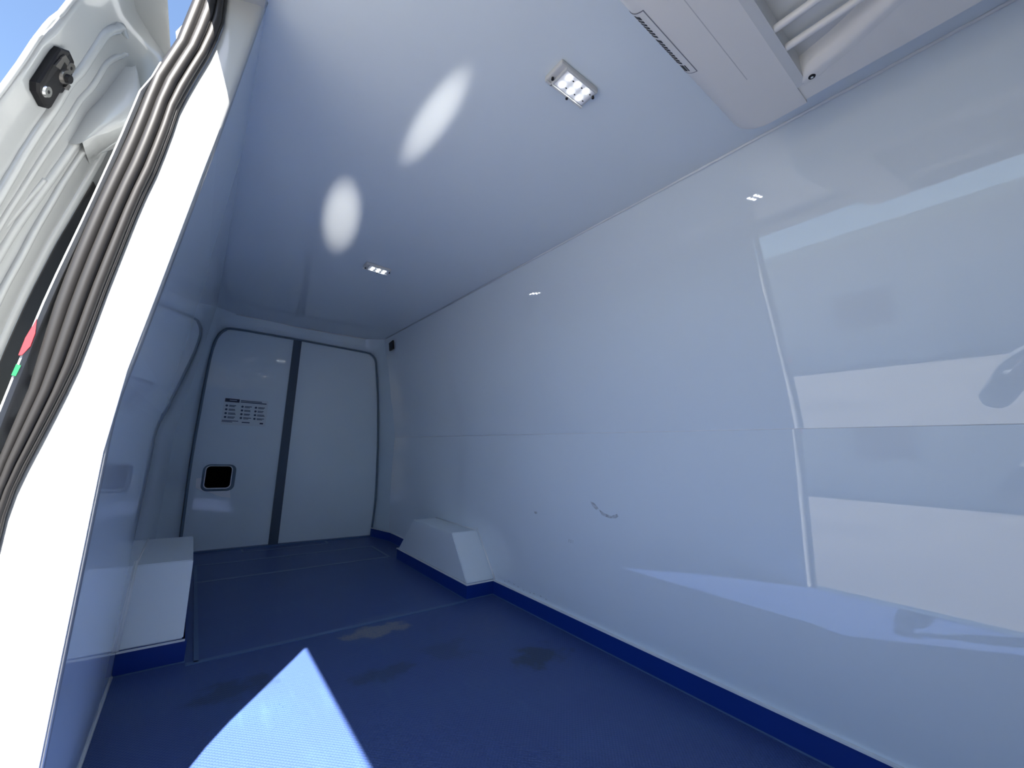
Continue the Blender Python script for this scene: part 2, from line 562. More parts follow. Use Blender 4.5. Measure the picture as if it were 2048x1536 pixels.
back = [(x, YR + 0.02, z) for x, z in grow(seal_out, 0.012)]
fr = loft('moulding', [outer, mid, inner, back], GELD, None, smooth=True)
under(fr, surround)
tp = tube('top_bead', spline([(p[0], p[1] - 0.004, p[2] - 0.010) for p in outer[8:11]], 6), 0.004, BEAD, None, 6)
under(tp, surround)
sl = tube('door_gasket', spline([(x, YR - 0.022, z) for x, z in seal_out], 5), 0.009, SEALG, None, 8)
under(sl, surround)
sl['label'] = 'grey rubber gasket around the doors'

door = empty('door_1', (0.62, YR, 0))
struct(door, 'pair of white rear doors with a dark centre strip', 'rear doors')
def leaf(name, x0, x1, label):
    # panel clipped to the opening
    pts = []
    for x, z in seal_out:
        if x0 - 0.001 <= x <= x1 + 0.001:
            pts.append((x, z))
    zt = 1.757
    if x0 > 0.5:
        pts = [(x0, 0.012), (x0, zt)] + pts
    else:
        pts = pts + [(x1, zt), (x1, 0.012)]
    o = prism(name, pts, 'y', YR - 0.012, YR + 0.03, GELD)
    under(o, door)
    o['label'] = label
    return o
leafL = leaf('door_leaf', -0.02, 0.600, 'left leaf with the latch opening and notice')
leafR = leaf('door_leaf', 0.640, 1.46, 'plain right leaf')
st = prism('centre_strip', [(0.586, 0.004), (0.586, 1.752), (0.650, 1.752), (0.656, 0.004)], 'y', YR - 0.026, YR + 0.0, STRIPM)
under(st, door)
st['label'] = 'dark grey rubber strip between the leaves'
# low strip of sheet at the foot of the doors: threshold
bk = box('outer_skin', (-0.20, YR + 0.035, -0.05), (1.60, YR + 0.075, ZC + 0.06), PAINT)
under(bk, door)
th = prism('threshold', [(-0.05, YR - 0.05), (1.46, YR - 0.05), (1.46, YR + 0.03), (-0.05, YR + 0.03)], 'z', 0.0, 0.010, WELD)
under(th, door)

# latch opening: recess with raised rim
x0, x1, z0, z1 = 0.100, 0.265, 0.474, 0.640
rim_o = rrect(x0 - 0.022, z0 - 0.026, x1 + 0.030, z1 + 0.014, 0.045)
rim_i = rrect(x0, z0, x1, z1, 0.028)
lat = loft('latch_bezel', [[(x, YR - 0.012, z) for x, z in rim_o], [(x, YR - 0.028, z) for x, z in rrect(x0 - 0.016, z0 - 0.018, x1 + 0.022, z1 + 0.010, 0.04)],
                           [(x, YR - 0.020, z) for x, z in rrect(x0 - 0.006, z0 - 0.006, x1 + 0.006, z1 + 0.005, 0.03)], [(x, YR - 0.013, z) for x, z in rim_i]], SEALG, None, smooth=True, close=True)
under(lat, leafL)
lr = loft('bezel_lip', [[(x, YR - 0.0195, z) for x, z in rrect(x0 - 0.007, z0 - 0.007, x1 + 0.007, z1 + 0.006, 0.031)], [(x, YR - 0.024, z) for x, z in rrect(x0 - 0.004, z0 - 0.004, x1 + 0.004, z1 + 0.004, 0.030)],
                        [(x, YR - 0.0135, z) for x, z in rim_i]], RESID, None, smooth=True, close=True)
under(lr, leafL)
dk = prism('latch_cavity', rim_i, 'y', YR - 0.0135, YR - 0.011, BLACKH)
under(dk, leafL)
dk['label'] = 'black latch opening'
sm = prism('sealant_smear', [(0.045, 0.545), (0.085, 0.555), (0.085, 0.49), (0.12, 0.452), (0.245, 0.452), (0.270, 0.46), (0.282, 0.395), (0.215, 0.405), (0.150, 0.437), (0.095, 0.452), (0.05, 0.478)], 'y', YR - 0.0135, YR - 0.011, RESID)
under(sm, leafL)
sm['label'] = 'pale smear below the latch opening'

# notice sticker on the left leaf
sx0, sx1, sz0, sz1 = 0.145, 0.455, 0.968, 1.186
YS = YR - 0.0125
sticker = prism('notice_sticker', rrect(sx0, sz0, sx1, sz1, 0.006, 2), 'y', YS - 0.0008, YS, STICK)
tag(sticker, 'pale instruction notice with navy header stuck on the left rear door leaf', 'sticker')
def bar(name, x, z, w, h, m=INK):
    o = box(name, (x, YS - 0.0016, z - h), (x + w, YS - 0.0008, z), m)
    o.parent = sticker
    return o
bar('header_bar', 0.152, 1.180, 0.098, 0.028, NAVY)
bar('header_lettering', 0.182, 1.171, 0.050, 0.007, mat('pale_print', (0.35, 0.40, 0.5), rough=0.4)).location.y = -0.0006
bar('text_line', 0.258, 1.174, 0.150, 0.007)
bar('text_line', 0.258, 1.163, 0.185, 0.008)
rows = (1.128, 1.097, 1.066, 1.035)
for r, z in enumerate(rows):
    for c, x in enumerate((0.158, 0.265, 0.360)):
        ic = prism('pictogram', [(x + 0.010 + 0.009 * math.cos(a * math.pi / 4), z - 0.006 + 0.009 * math.sin(a * math.pi / 4)) for a in range(8)], 'y', YS - 0.0016, YS - 0.0008, INK, sticker)
        bar('text_line', x + 0.026, z, random.uniform(0.042, 0.055), 0.006)
        bar('text_line', x + 0.026, z - 0.009, random.uniform(0.035, 0.055), 0.005)
bar('text_line', 0.150, 1.004, 0.110, 0.006)
bar('text_line', 0.150, 0.994, 0.070, 0.005)
bar('text_line', 0.285, 0.998, 0.055, 0.008)
bar('logo_mark', 0.412, 0.999, 0.024, 0.012, NAVY)

# small black vent plate high on the far wall beside the doors
vent = empty('vent_plate', (1.36, 3.66, 1.745))
tag(vent, 'small black square plate high on the wall beside the rear doors', 'plate')
v = obj('plate', [(1.347, 3.612, 1.818), (1.350, 3.708, 1.808), (1.362, 3.712, 1.735), (1.359, 3.612, 1.738), (1.335, 3.612, 1.815), (1.338, 3.708, 1.805), (1.350, 3.712, 1.732), (1.347, 3.612, 1.735)],
        [(0, 1, 2, 3), (4, 5, 6, 7), (0, 1, 5, 4), (1, 2, 6, 5), (2, 3, 7, 6), (3, 0, 4, 7)], DARK)
under(v, vent)

# ------------------------------------------------------------------ scuffs on the far wall
def scuff(pts, material=SCUFF):
    o = prism('scuff_mark', pts, 'x', 1.4915, 1.499, material, wall_right)
    return o
def lowx(z):
    return LOWX(z)
def scuffz(poly, m=SCUFF):
    vs = [(lowx(z) - 0.0006, y, z) for y, z in poly] + [(lowx(z) + 0.0008, y, z) for y, z in poly]
    n = len(poly)
    fs = [tuple(range(n)), tuple(range(2 * n - 1, n - 1, -1))] + [(i, (i + 1) % n, n + (i + 1) % n, n + i) for i in range(n)]
    return obj('scuff_mark', vs, fs, m, wall_right)
SC2 = mat('faint_scuff', (0.48, 0.52, 0.55), rough=0.5, vary=(90, 0.25))
scuffz([(1.335, 0.612), (1.310, 0.606), (1.285, 0.585), (1.300, 0.578), (1.322, 0.592)], SC2)
scuffz([(1.285, 0.583), (1.255, 0.570), (1.215, 0.562), (1.183, 0.575), (1.176, 0.566), (1.190, 0.556), (1.225, 0.552), (1.268, 0.560)], SC2)
scuffz([(1.735, 0.514), (1.715, 0.518), (1.708, 0.508), (1.728, 0.503)], SC2)
for y in (1.475, 1.462, 1.449):
    scuffz([(y, 0.418), (y - 0.003, 0.418), (y - 0.001, 0.402), (y + 0.001, 0.404)], SC2)
for k in range(9):
    y = 2.00 - 0.045 * k + random.uniform(-0.01, 0.01)
    z = 0.098 + random.uniform(0, 0.014)
    scuffz([(y, z), (y - 0.012, z - 0.003), (y - 0.010, z - 0.006), (y + 0.002, z - 0.004)], SC2)

# ------------------------------------------------------------------ ceiling lights: six LEDs each
def led_light(cxl, cyl, label):
    root = empty('ceiling_light', (cxl, cyl, ZC))
    tag(root, label, 'light', 'LED lights on the ceiling')
    w, d, t = 0.146, 0.070, 0.016
    bm = bmesh.new()
    bm_box(bm, (-w / 2, -d / 2, -t), (w / 2, d / 2, 0.0), 0.004, 2)
    h = from_bm('housing', bm, LEDH, root)
    box('board', (-w / 2 + 0.026, -d / 2 + 0.005, -t - 0.0025), (w / 2 - 0.008, d / 2 - 0.010, -t + 0.001), LEDB, root, 0.001, 1)
    # side rails of the clear cover
    box('cover_rail', (-w / 2, d / 2 - 0.009, -t - 0.004), (w / 2, d / 2 - 0.001, -t + 0.001), LEDH, root, 0.0015, 1)
    box('cover_rail', (-w / 2 + 0.018, -d / 2, -t - 0.004), (-w / 2 + 0.024, d / 2, -t + 0.001), LEDH, root, 0.0015, 1)
    for i in range(3):
        for j in range(2):
            x = -w / 2 + 0.045 + i * 0.034
            y = -0.0175 + j * 0.028
            bm = bmesh.new()
            bmesh.ops.create_uvsphere(bm, u_segments=8, v_segments=4, radius=0.0078)
            for q in bm.verts:
                q.co.z *= 0.6
                q.co += Vector((x, y, -t - 0.003))
            from_bm('led', bm, LED, root, True)
            box('resistor', (x + 0.014, y - 0.0015, -t - 0.0038), (x + 0.0185, y + 0.0012, -t - 0.0024), DARK, root)
    for x, y in ((-w / 2 + 0.010, 0.012), (0.012, d / 2 - 0.003), (w / 2 - 0.004, -0.018)):
        bm = bmesh.new()
        bmesh.ops.create_cone(bm, cap_ends=True, segments=10, radius1=0.0042, radius2=0.0036, depth=0.006)
        for q in bm.verts:
            q.co += Vector((x, y, -t - 0.0045))
        from_bm('screw', bm, DARK, root, True)
    return root
led_light(0.724, 0.718, 'six-diode LED light on the ceiling beside the cooling unit')
led_light(0.722, 2.300, 'far six-diode LED light on the ceiling nearer the rear doors')

# ------------------------------------------------------------------ cooling unit under the ceiling
ev = empty('cooling_unit', (0.55, 0.1, ZC))
tag(ev, 'off-white ceiling cooling unit with a louvred underside', 'cooling unit')
EZ = 1.744
EXR, EYR = 1.146, 0.452
R = 0.05
def ev_part(name, o):
    under(o, ev)
    return o
# rear bar: section in y-z with a rounded lower rear edge, right end rounded
sec = [(0.285, EZ)] + [(EYR - 0.045 + 0.045 * math.sin(a), EZ + 0.045 - 0.045 * math.cos(a)) for a in [i * math.pi / 2 / 8 for i in range(9)]] + [(EYR + 0.012, ZC - 0.001), (0.285, ZC - 0.001)]
rows = []
for k, (xx, sh) in enumerate([(0.06, 0), (0.60, 0), (EXR - 0.04, 0), (EXR - 0.028, 0.002), (EXR - 0.016, 0.008), (EXR - 0.006, 0.018), (EXR - 0.001, 0.03), (EXR, 0.042)]):
    rows.append([(xx, y - (sh if y > 0.30 else 0), z) for y, z in sec])
n = len(sec)
vs = [p for r in rows for p in r]
fs = [(i * n + k, i * n + (k + 1) % n, (i + 1) * n + (k + 1) % n, (i + 1) * n + k) for i in range(len(rows) - 1) for k in range(n)]
fs += [tuple(range(n)), tuple(range(len(vs) - n, len(vs)))]
eb = ev_part('rear_casing', obj('rear_casing', vs, fs, EVAP))
for p in eb.data.polygons:
    p.use_smooth = len(p.vertices) == 4 and abs(p.normal.z) < 0.999
# side rail along the far wall, with the inner lip bowing inwards
ev_part('side_rail', prism('side_rail', [(1.080, EZ + 0.0041), (EXR - 0.008, EZ + 0.0041), (EXR, EZ + 0.014), (EXR, ZC - 0.001), (1.080, ZC - 0.001)], 'y', -0.30, 0.285, EVAP))
lipc = [(1.045, 0.278), (1.020, 0.18), (0.975, 0.08), (0.935, -0.05), (0.915, -0.20), (0.91, -0.30)]
lip = spline([(x, y, 0) for x, y in lipc], 5)
poly_i = [(p.x, p.y) for p in lip]
# curved duct wall: lower edge at the rail plane, upper edge further in
rows = [[(p.x + 0.046, p.y, EZ + 0.0035) for p in lip], [(p.x + 0.030, p.y, EZ + 0.002) for p in lip], [(p.x + 0.016, p.y, EZ + 0.003) for p in lip], [(p.x, p.y, EZ + 0.040) for p in lip], [(p.x - 0.006, p.y, ZC - 0.004) for p in lip], [(p.x + 0.05, p.y, ZC - 0.004) for p in lip]]
du = loft('duct_lip', rows, EVAP, None, True)
ev_part('duct_lip', du)
fl = prism('rail_face', [(p.x + 0.040, p.y) for p in lip] + [(1.085, -0.30), (1.085, 0.285), (1.075, 0.285)], 'z', EZ + 0.004, EZ + 0.010, EVAP)
ev_part('rail_face', fl)
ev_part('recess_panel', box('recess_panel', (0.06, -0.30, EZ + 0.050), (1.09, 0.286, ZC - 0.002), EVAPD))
ev_part('front_casing', box('front_casing', (0.06, -0.38, EZ), (EXR, -0.30, ZC - 0.001), EVAP, None, 0.02, 3))
ev_part('end_casing', box('end_casing', (0.025, -0.38, EZ), (0.06, EYR - 0.02, ZC - 0.001), EVAP, None, 0.015, 3))
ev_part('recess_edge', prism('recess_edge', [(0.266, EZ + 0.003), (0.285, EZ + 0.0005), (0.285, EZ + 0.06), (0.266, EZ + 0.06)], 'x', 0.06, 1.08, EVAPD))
for x in (0.84, 0.890, 0.955):
    if x == 0.84:
        continue
    ev_part('louvre_bar', tube('louvre_bar', spline([(x, 0.272, EZ + 0.012), (x, 0.10, EZ + 0.012), (x, -0.30, EZ + 0.012)], 4), 0.0085, EVAP, None, 10))
for x in (0.66, 0.715, 0.49, 0.545):
    ev_part('louvre_bar', tube('louvre_bar', [(x, 0.272, EZ + 0.012), (x, -0.30, EZ + 0.012)], 0.0085, EVAP, None, 10))
bm = bmesh.new()
bmesh.ops.create_cone(bm, cap_ends=True, segments=12, radius1=0.0075, radius2=0.0075, depth=0.004)
for q in bm.verts:
    q.co += Vector((1.072, 0.252, EZ + 0.003))
sc_ = ev_part('screw', from_bm('screw', bm, DARK))
bm = bmesh.new()
bmesh.ops.create_cone(bm, cap_ends=True, segments=10, radius1=0.003, radius2=0.003, depth=0.002)
for q in bm.verts:
    q.co += Vector((1.072, 0.252, EZ + 0.0004))
sp_ = from_bm('screw_head', bm, STEEL)
under(sp_, sc_)
# groove line across the rear casing
ev_part('mould_line', box('mould_line', (0.1, 0.352, EZ - 0.0005), (0.96, 0.3535, EZ + 0.001), mat('mould_line', (0.55, 0.55, 0.55), rough=0.5)))
# name plate on the rounded rear edge: film, border and lettering strokes that climb out of sight over the edge
def arc(a, off=0.0):
    r = 0.045 + off
    return (EYR - 0.045 + r * math.sin(a), EZ + 0.045 - r * math.cos(a))
pl_x0, pl_x1 = 0.628, 0.846
A0, A1 = 0.22, 1.35
def arc_strip(name, x0, x1, a0, a1, off, material, skew=0.0):
    n = 6
    rows = []
    for i in range(n + 1):
        a = a0 + (a1 - a0) * i / n
        s = skew * i / n
        y, z = arc(a, off)
        rows.append([(x0 + s, y, z), (x1 + s, y, z)])
    rows_in = []
    vs = [p for r in rows for p in r]
    for i in range(n + 1):
        a = a0 + (a1 - a0) * i / n
        s = skew * i / n
        y, z = arc(a, -0.0005)
        vs += [(x0 + s, y, z), (x1 + s, y, z)]
    N0 = 2 * (n + 1)
    fs = []
    for i in range(n):
        fs.append((2 * i, 2 * i + 1, 2 * i + 3, 2 * i + 2))
        fs.append((N0 + 2 * i, N0 + 2 * i + 1, N0 + 2 * i + 3, N0 + 2 * i + 2))
        fs.append((2 * i, 2 * i + 2, N0 + 2 * i + 2, N0 + 2 * i))
        fs.append((2 * i + 1, 2 * i + 3, N0 + 2 * i + 3, N0 + 2 * i + 1))
    fs += [(0, 1, N0 + 1, N0), (2 * n, 2 * n + 1, N0 + 2 * n + 1, N0 + 2 * n)]
    return obj(name, vs, fs, material)
npz = ev_part('name_plate', arc_strip('name_plate', pl_x0, pl_x1, A0, A1, 0.0006, EVAP))
for x0_, x1_, a0_, a1_ in ((pl_x0, pl_x1, A0, A0 + 0.035), (pl_x0, pl_x0 + 0.0016, A0, A1), (pl_x1 - 0.0016, pl_x1, A0, A1)):
    under(arc_strip('plate_border', x0_, x1_, a0_, a1_, 0.0011, LINEG), npz)
x = pl_x0 + 0.012
for k in range(17):
    if k == 7:
        x += 0.006
        continue
    w = 0.0052 if k not in (0, 8) else 0.0085
    under(arc_strip('letter', x, x + w, 0.62, 0.95, 0.0012, DARK, -0.004), npz)
    x += w + 0.0048
under(arc_strip('logo', pl_x1 - 0.032, pl_x1 - 0.010, 0.55, 0.60, 0.0012, DARK), npz)
under(arc_strip('logo', pl_x1 - 0.032, pl_x1 - 0.010, 0.68, 0.90, 0.0012, DARK), npz)

# ------------------------------------------------------------------ rear pillar of the side door
PIL_IN = [(0.004, 1.874), (-0.002, 1.781), (-0.005, 1.704), (-0.011, 1.668), (-0.031, 1.551), (-0.043, 1.46), (-0.056, 1.362), (-0.061, 1.318), (-0.078, 1.209), (-0.091, 1.115), (-0.105, 1.04), (-0.118, 0.923), (-0.124, 0.87), (-0.128, 0.80), (-0.130, 0.645), (-0.129, 0.30), (-0.129, 0.0)]
PIL_OUT = [(-0.076, 1.874), (-0.071, 1.744), (-0.081, 1.669), (-0.103, 1.574), (-0.117, 1.504), (-0.123, 1.432), (-0.134, 1.343), (-0.145, 1.282), (-0.156, 1.191), (-0.167, 1.10), (-0.176, 1.014), (-0.184, 0.943), (-0.195, 0.883), (-0.211, 0.804), (-0.222, 0.754), (-0.227, 0.704), (-0.228, 0.60), (-0.228, 0.0)]
zl = [0.0, 0.15, 0.30, 0.45, 0.60, 0.66, 0.70, 0.74, 0.78, 0.82, 0.86, 0.90, 0.95, 1.0, 1.05, 1.1, 1.15, 1.2, 1.25, 1.3, 1.35, 1.4, 1.45, 1.5, 1.54, 1.58, 1.62, 1.66, 1.70, 1.74, 1.78, 1.83, 1.874]
rows = []
for z in zl:
    xi, xo = interp(LEFT, z) + 0.0015, interp(PIL_OUT, z)
    rows.append([(xi - 0.004, YP + 0.016, z), (xi + 0.0005, YP + 0.012, z), (xi - 0.003, YP + 0.003, z), (xi - 0.010, YP, z), (xi - 0.016, YP - 0.0005, z), ((xi + xo) / 2, YP + 0.002, z), (xo + 0.006, YP + 0.006, z), (xo, YP + 0.012, z), (xo - 0.004, YP + 0.04, z), (xo - 0.02, YP + 0.10, z)])
pillar = empty('trim_4', (-0.15, YP, 0))
struct(pillar, 'sunlit white pillar at the rear of the side door opening', 'pillar')
pf = loft('pillar_face', rows, PAINT, None, True)
under(pf, pillar)
# pressed facet near the top of the pillar
bead = tube('paint_bead', [(interp(LEFT, z) - 0.005, YP + 0.0012, z) for z in [0.0, 0.2, 0.4, 0.6, 0.8, 0.95, 1.1, 1.25, 1.4, 1.5]], 0.0022, BEAD, None, 6)
under(bead, pillar)
bead['label'] = 'uneven sealant bead along the inner edge'

# door flange outside the rubber seal
FL_O = [(x_ * 0.99, 0.824 + (z_ - 0.824) * 0.99) for x_, z_ in ((-0.150, 1.60), (-0.158, 1.555), (-0.173, 1.507), (-0.187, 1.386), (-0.209, 1.224), (-0.226, 1.108), (-0.237, 1.026), (-0.244, 0.953), (-0.254, 0.854), (-0.262, 0.75), (-0.266, 0.6), (-0.266, 0.0))]
FL_I = [(-0.110, 1.86), (-0.126, 1.74), (-0.136, 1.65), (-0.160, 1.548), (-0.172, 1.439), (-0.179, 1.379), (-0.197, 1.257), (-0.208, 1.174), (-0.215, 1.112), (-0.221, 1.045), (-0.225, 0.972), (-0.228, 0.901), (-0.236, 0.839), (-0.243, 0.782), (-0.247, 0.72), (-0.25, 0.60), (-0.25, 0.0)]
rows = []
for z in zl:
    xo, xi = interp(FL_O, z), interp(FL_I, z)
    if z > 1.59:
        continue
    lo = max(0.0, min(1.0, (1.12 - z) / 0.15))          # lower down the flange opens towards the front and takes the sun
    rows.append([(xi + 0.012, YP + 0.075, z), (xi, YP + 0.052, z), (xi - 0.002 - 0.006 * lo, YP + 0.044, z), (xo + 0.004, YP - 0.002, z), (xo, YP - 0.010, z), (xo - 0.003, YP - 0.008, z), (xo - 0.010, YP + 0.05, z), (xo - 0.012, YP + 1.3, z)])
ff = loft('outer_flange', rows, PAINT, None, False)
under(ff, pillar)
ff['label'] = 'white flange outside the rubber seal'
# pressed pads and spot welds on the flange
for z in (0.72, 0.80, 0.88, 0.955, 1.00):
    xi = interp(FL_I, z)
    xo = interp(FL_O, z)
    pd = box('pressed_pad', (xi - 0.010, YP + 0.034, z - 0.028), (xi + 0.002, YP + 0.046, z + 0.026), PAINT, None, 0.003, 2)
    under(pd, ff)
for z in (1.10, 1.15, 1.21, 1.27):
    x = interp(FL_I, z) * 0.4 + interp(FL_O, z) * 0.6
    bm = bmesh.new()
    bmesh.ops.create_uvsphere(bm, u_segments=8, v_segments=6, radius=0.0022)
    for q in bm.verts:
        q.co += Vector((x, YP + 0.006, z))
    under(from_bm('spot_weld', bm, GREYM), ff)
# wrapped vinyl ends of the outside livery
def decal(name, poly, m, label):
    vs = [(x * 0.99, YP - 0.0125, 0.824 + (z - 0.824) * 0.99) for x, z in poly] + [(x * 0.99 - 0.001, YP - 0.004, 0.824 + (z - 0.824) * 0.99) for x, z in poly]
    n = len(poly)
    fs = [tuple(range(n)), tuple(range(2 * n - 1, n - 1, -1))] + [(i, (i + 1) % n, n + (i + 1) % n, n + i) for i in range(n)]
    o = obj(name, vs, fs, m)
    tag(o, label, 'decal', 'livery decals on the door flange')
    return o
decal('livery_decal', [(-0.2375, 1.020), (-0.2355, 0.995), (-0.2375, 0.972), (-0.2440, 0.956), (-0.2480, 0.955), (-0.2450, 0.985)], RED, 'red vinyl decal on the door flange beside the dark gap')
decal('livery_decal', [(-0.2425, 0.938), (-0.2455, 0.920), (-0.2505, 0.921), (-0.2480, 0.940)], GREEN, 'small green vinyl decal on the door flange beside the dark gap')

# rubber seal with three ribs
seal = empty('door_seal', (-0.2, YP + 0.03, 0.0))
tag(seal, 'black ribbed rubber seal running up the door pillar', 'door seal')
zs = [0.0, 0.2, 0.4, 0.6, 0.70, 0.74, 0.78, 0.82, 0.86, 0.90, 0.95, 1.0, 1.05, 1.1, 1.15, 1.2, 1.25, 1.3, 1.35, 1.4, 1.45, 1.5, 1.55, 1.6, 1.65, 1.70, 1.75, 1.80, 1.86, 1.90]
def seal_x(t, z):
    a, b = interp(FL_I, z), interp(PIL_OUT, z)
    return a + (b - a) * t
back = loft('seal_base', [[(seal_x(0.0, z) - 0.002, YP + 0.030, z), (seal_x(0.5, z), YP + 0.018, z), (seal_x(1.0, z) + 0.002, YP + 0.014, z), (seal_x(1.0, z) + 0.002, YP + 0.06, z)] for z in zs], RUBBER, None, True)
under(back, seal)
for t, w, yo in ((0.18, 0.20, -0.002), (0.53, 0.19, -0.004), (0.85, 0.16, -0.001)):
    pts = [(seal_x(t, z), YP + yo, z) for z in zs]
    rad = [max(0.0045, (seal_x(1, z) - seal_x(0, z)) * w) for z in zs]
    rb = tube('seal_rib', pts, rad, RUBBER, None, 12)
    under(rb, seal)
# loose lip of the seal where it bows over the pillar edge low down
tube_l = tube('seal_lip', [(seal_x(0.99, z) + 0.002, YP + 0.001, z) for z in zs], 0.003, RUBBER, None, 8)
under(tube_l, seal)

# gutter block at the roof edge above the seal
gut = prism('trim_5', [(-0.150, 1.975), (-0.178, 1.894), (-0.170, 1.855), (-0.13, 1.84), (-0.09, 1.86), (-0.09, 1.99)], 'y', YP + 0.27, YP + 0.36, PAINT)
struct(gut, 'white roller cover at the roof edge above the seal', 'trim')
gut2 = prism('gutter_rail', [(-0.12, 1.795), (-0.165, 1.790), (-0.182, 1.745), (-0.178, 1.66), (-0.12, 1.60)], 'y', YP + 0.22, YR, PAINT)
under(gut2, gut)

# ------------------------------------------------------------------ sliding door parked alongside
F0 = [(-0.268, 1.95), (-0.285, 1.88), (-0.304, 1.80), (-0.321, 1.725), (-0.337, 1.651), (-0.339, 1.640), (-0.350, 1.616), (-0.358, 1.572), (-0.367, 1.516), (-0.378, 1.468), (-0.399, 1.371), (-0.421, 1.271), (-0.445, 1.13), (-0.460, 1.0), (-0.475, 0.8), (-0.482, 0.5), (-0.482, 0.0)]
OFF = [  # (y, [(offset from outer edge, z)])
    (1.140, [(0.0, 0), (0.0, 2)]),
    (1.132, [(0.004, 0), (0.004, 2)]),
    (1.150, [(0.012, 0), (0.010, 2)]),
    (1.250, [(0.036, 1.27), (0.026, 1.45), (0.027, 1.60), (0.024, 1.72), (0.020, 1.95)]),
    (1.290, [(0.040, 1.27), (0.036, 1.45), (0.038, 1.60), (0.036, 1.72), (0.036, 1.95)]),
    (1.340, [(0.044, 1.25), (0.050, 1.47), (0.050, 1.60), (0.056, 1.72), (0.062, 1.95)]),
    (1.360, [(0.068, 1.23), (0.060, 1.45), (0.062, 1.56), (0.066, 1.72), (0.072, 1.95)]),
    (1.420, [(0.082, 1.17), (0.078, 1.38), (0.074, 1.56), (0.078, 1.72), (0.080, 1.95)]),
    (2.350, [(0.086, 1.17), (0.082, 1.38), (0.080, 1.56), (0.084, 1.72), (0.084, 1.95)]),
]
zd = [0.02, 0.2, 0.4, 0.6, 0.8, 0.9, 1.0, 1.08, 1.15, 1.22, 1.29, 1.36, 1.42, 1.48, 1.54, 1.60, 1.635, 1.655, 1.68, 1.72, 1.76, 1.80, 1.84, 1.88, 1.905]
def door_x(k, z):
    return interp(F0, z) + interp(OFF[k][1], z)
sdoor = empty('door_2', (-0.45, 1.75, 0))
struct(sdoor, 'white sliding side door slid open along the outside of the van', 'sliding door')
rows = []
for z in zd:
    top = max(0.0, (z - 1.80) / 0.105)
    r = []
    for k in range(len(OFF)):
        y = OFF[k][0]
        r.append((door_x(k, z), y + (0.0 if k < 3 or k == 8 else top * top * 0.05), z))
    rows.append(r)
# cap and outer skin
r_top = [(p[0], p[1], p[2] + 0.012) for p in rows[-1]]
skin = loft('inner_panel', rows, PAINT, None, True)
under(skin, sdoor)
out_rows = []
for z in zd:
    x = interp(F0, z)
    out_rows.append([(x, 1.140, z), (x - 0.006, 1.142, z), (x - 0.014, 1.17, z), (x - 0.018, 2.35, z)])
osk = loft('outer_skin', out_rows, PAINT, None, True)
under(osk, sdoor)
zt = zd[-1]
xt = interp(F0, zt)
tcap = obj('top_edge', [(xt - 0.018, 1.14, zt), (xt + 0.086, 1.14, zt), (xt + 0.086, 2.35, zt), (xt - 0.018, 2.35, zt), (xt - 0.018, 1.14, zt + 0.015), (xt + 0.080, 1.17, zt + 0.015), (xt + 0.080, 2.35, zt + 0.015), (xt - 0.018, 2.35, zt + 0.015)],
           [(0, 1, 2, 3), (4, 5, 6, 7), (0, 1, 5, 4), (1, 2, 6, 5), (2, 3, 7, 6), (3, 0, 4, 7)], PAINT)
under(tcap, sdoor)
# pressed ribs following the leading edge and turning back along the top
def rib(k, dy, r, z0, zturn, yend, dx=0.0):
    pts = [(door_x(k, z) + dx, OFF[k][0] + dy, z) for z in zd if z0 <= z <= zturn - 0.04]
    xe = door_x(k, zturn)
    pts += [(xe + dx + 0.004, OFF[k][0] + dy + 0.02, zturn), (xe + dx + 0.012, OFF[k][0] + dy + 0.07, zturn + 0.022), (xe + dx + 0.016, yend, zturn + 0.026)]
    t = tube('pressed_rib', spline(pts, 3), r, PAINT, None, 10)
    under(t, sdoor)
    return t
rib(3, -0.006, 0.010, 0.02, 1.80, 1.75)
rib(4, 0.0, 0.007, 0.02, 1.77, 1.75)
rib(5, -0.004, 0.010, 0.02, 1.74, 1.75)
rib(6, 0.0, 0.007, 0.02, 1.71, 1.75)
rib(7, 0.0, 0.012, 0.02, 1.66, 1.80, -0.004)
# rounded hem of the leading edge, with the notch near the top
hm = tube('leading_hem', [(interp(F0, z) + 0.002 - (0.004 if 1.63 < z < 1.66 else 0), 1.137, z) for z in zd], 0.0055, PAINT, None, 8)
under(hm, sdoor)
# bulged striker housing towards the pillar
hz = [1.505, 1.532, 1.56, 1.59, 1.62, 1.65, 1.68, 1.71, 1.74, 1.76]
hw = [0.012, 0.026, 0.046, 0.062, 0.070, 0.066, 0.052, 0.036, 0.020, 0.008]
rows = []
for z, w in zip(hz, hw):
    xb_ = door_x(6, z) - 0.004
    rows.append([(door_x(5, z) - 0.010, 1.330, z), (xb_ + w * 0.30, 1.300 + 0.02 * (1 - w / 0.07), z), (xb_ + w * 0.8, 1.300 + 0.02 * (1 - w / 0.07), z + 0.006), (xb_ + w, 1.315, z + 0.008), (xb_ + w, 1.38, z + 0.004), (door_x(7, z) - 0.004, 1.43, z)])
hb = loft('striker_housing', rows, PAINT, None, True)
under(hb, sdoor)
hb['label'] = 'bulged striker housing catching the sun'
# sun-catching pressed shelf low on the leading edge, and a handle recess
rec = tube('recess_edge', spline([(door_x(5, 1.40) - 0.002, 1.325, 1.40), (door_x(5, 1.34) - 0.004, 1.322, 1.34), (door_x(5, 1.27) - 0.006, 1.318, 1.27), (door_x(5, 1.24) - 0.014, 1.315, 1.235)], 5), 0.006, PAINT, None, 8)
under(rec, sdoor)

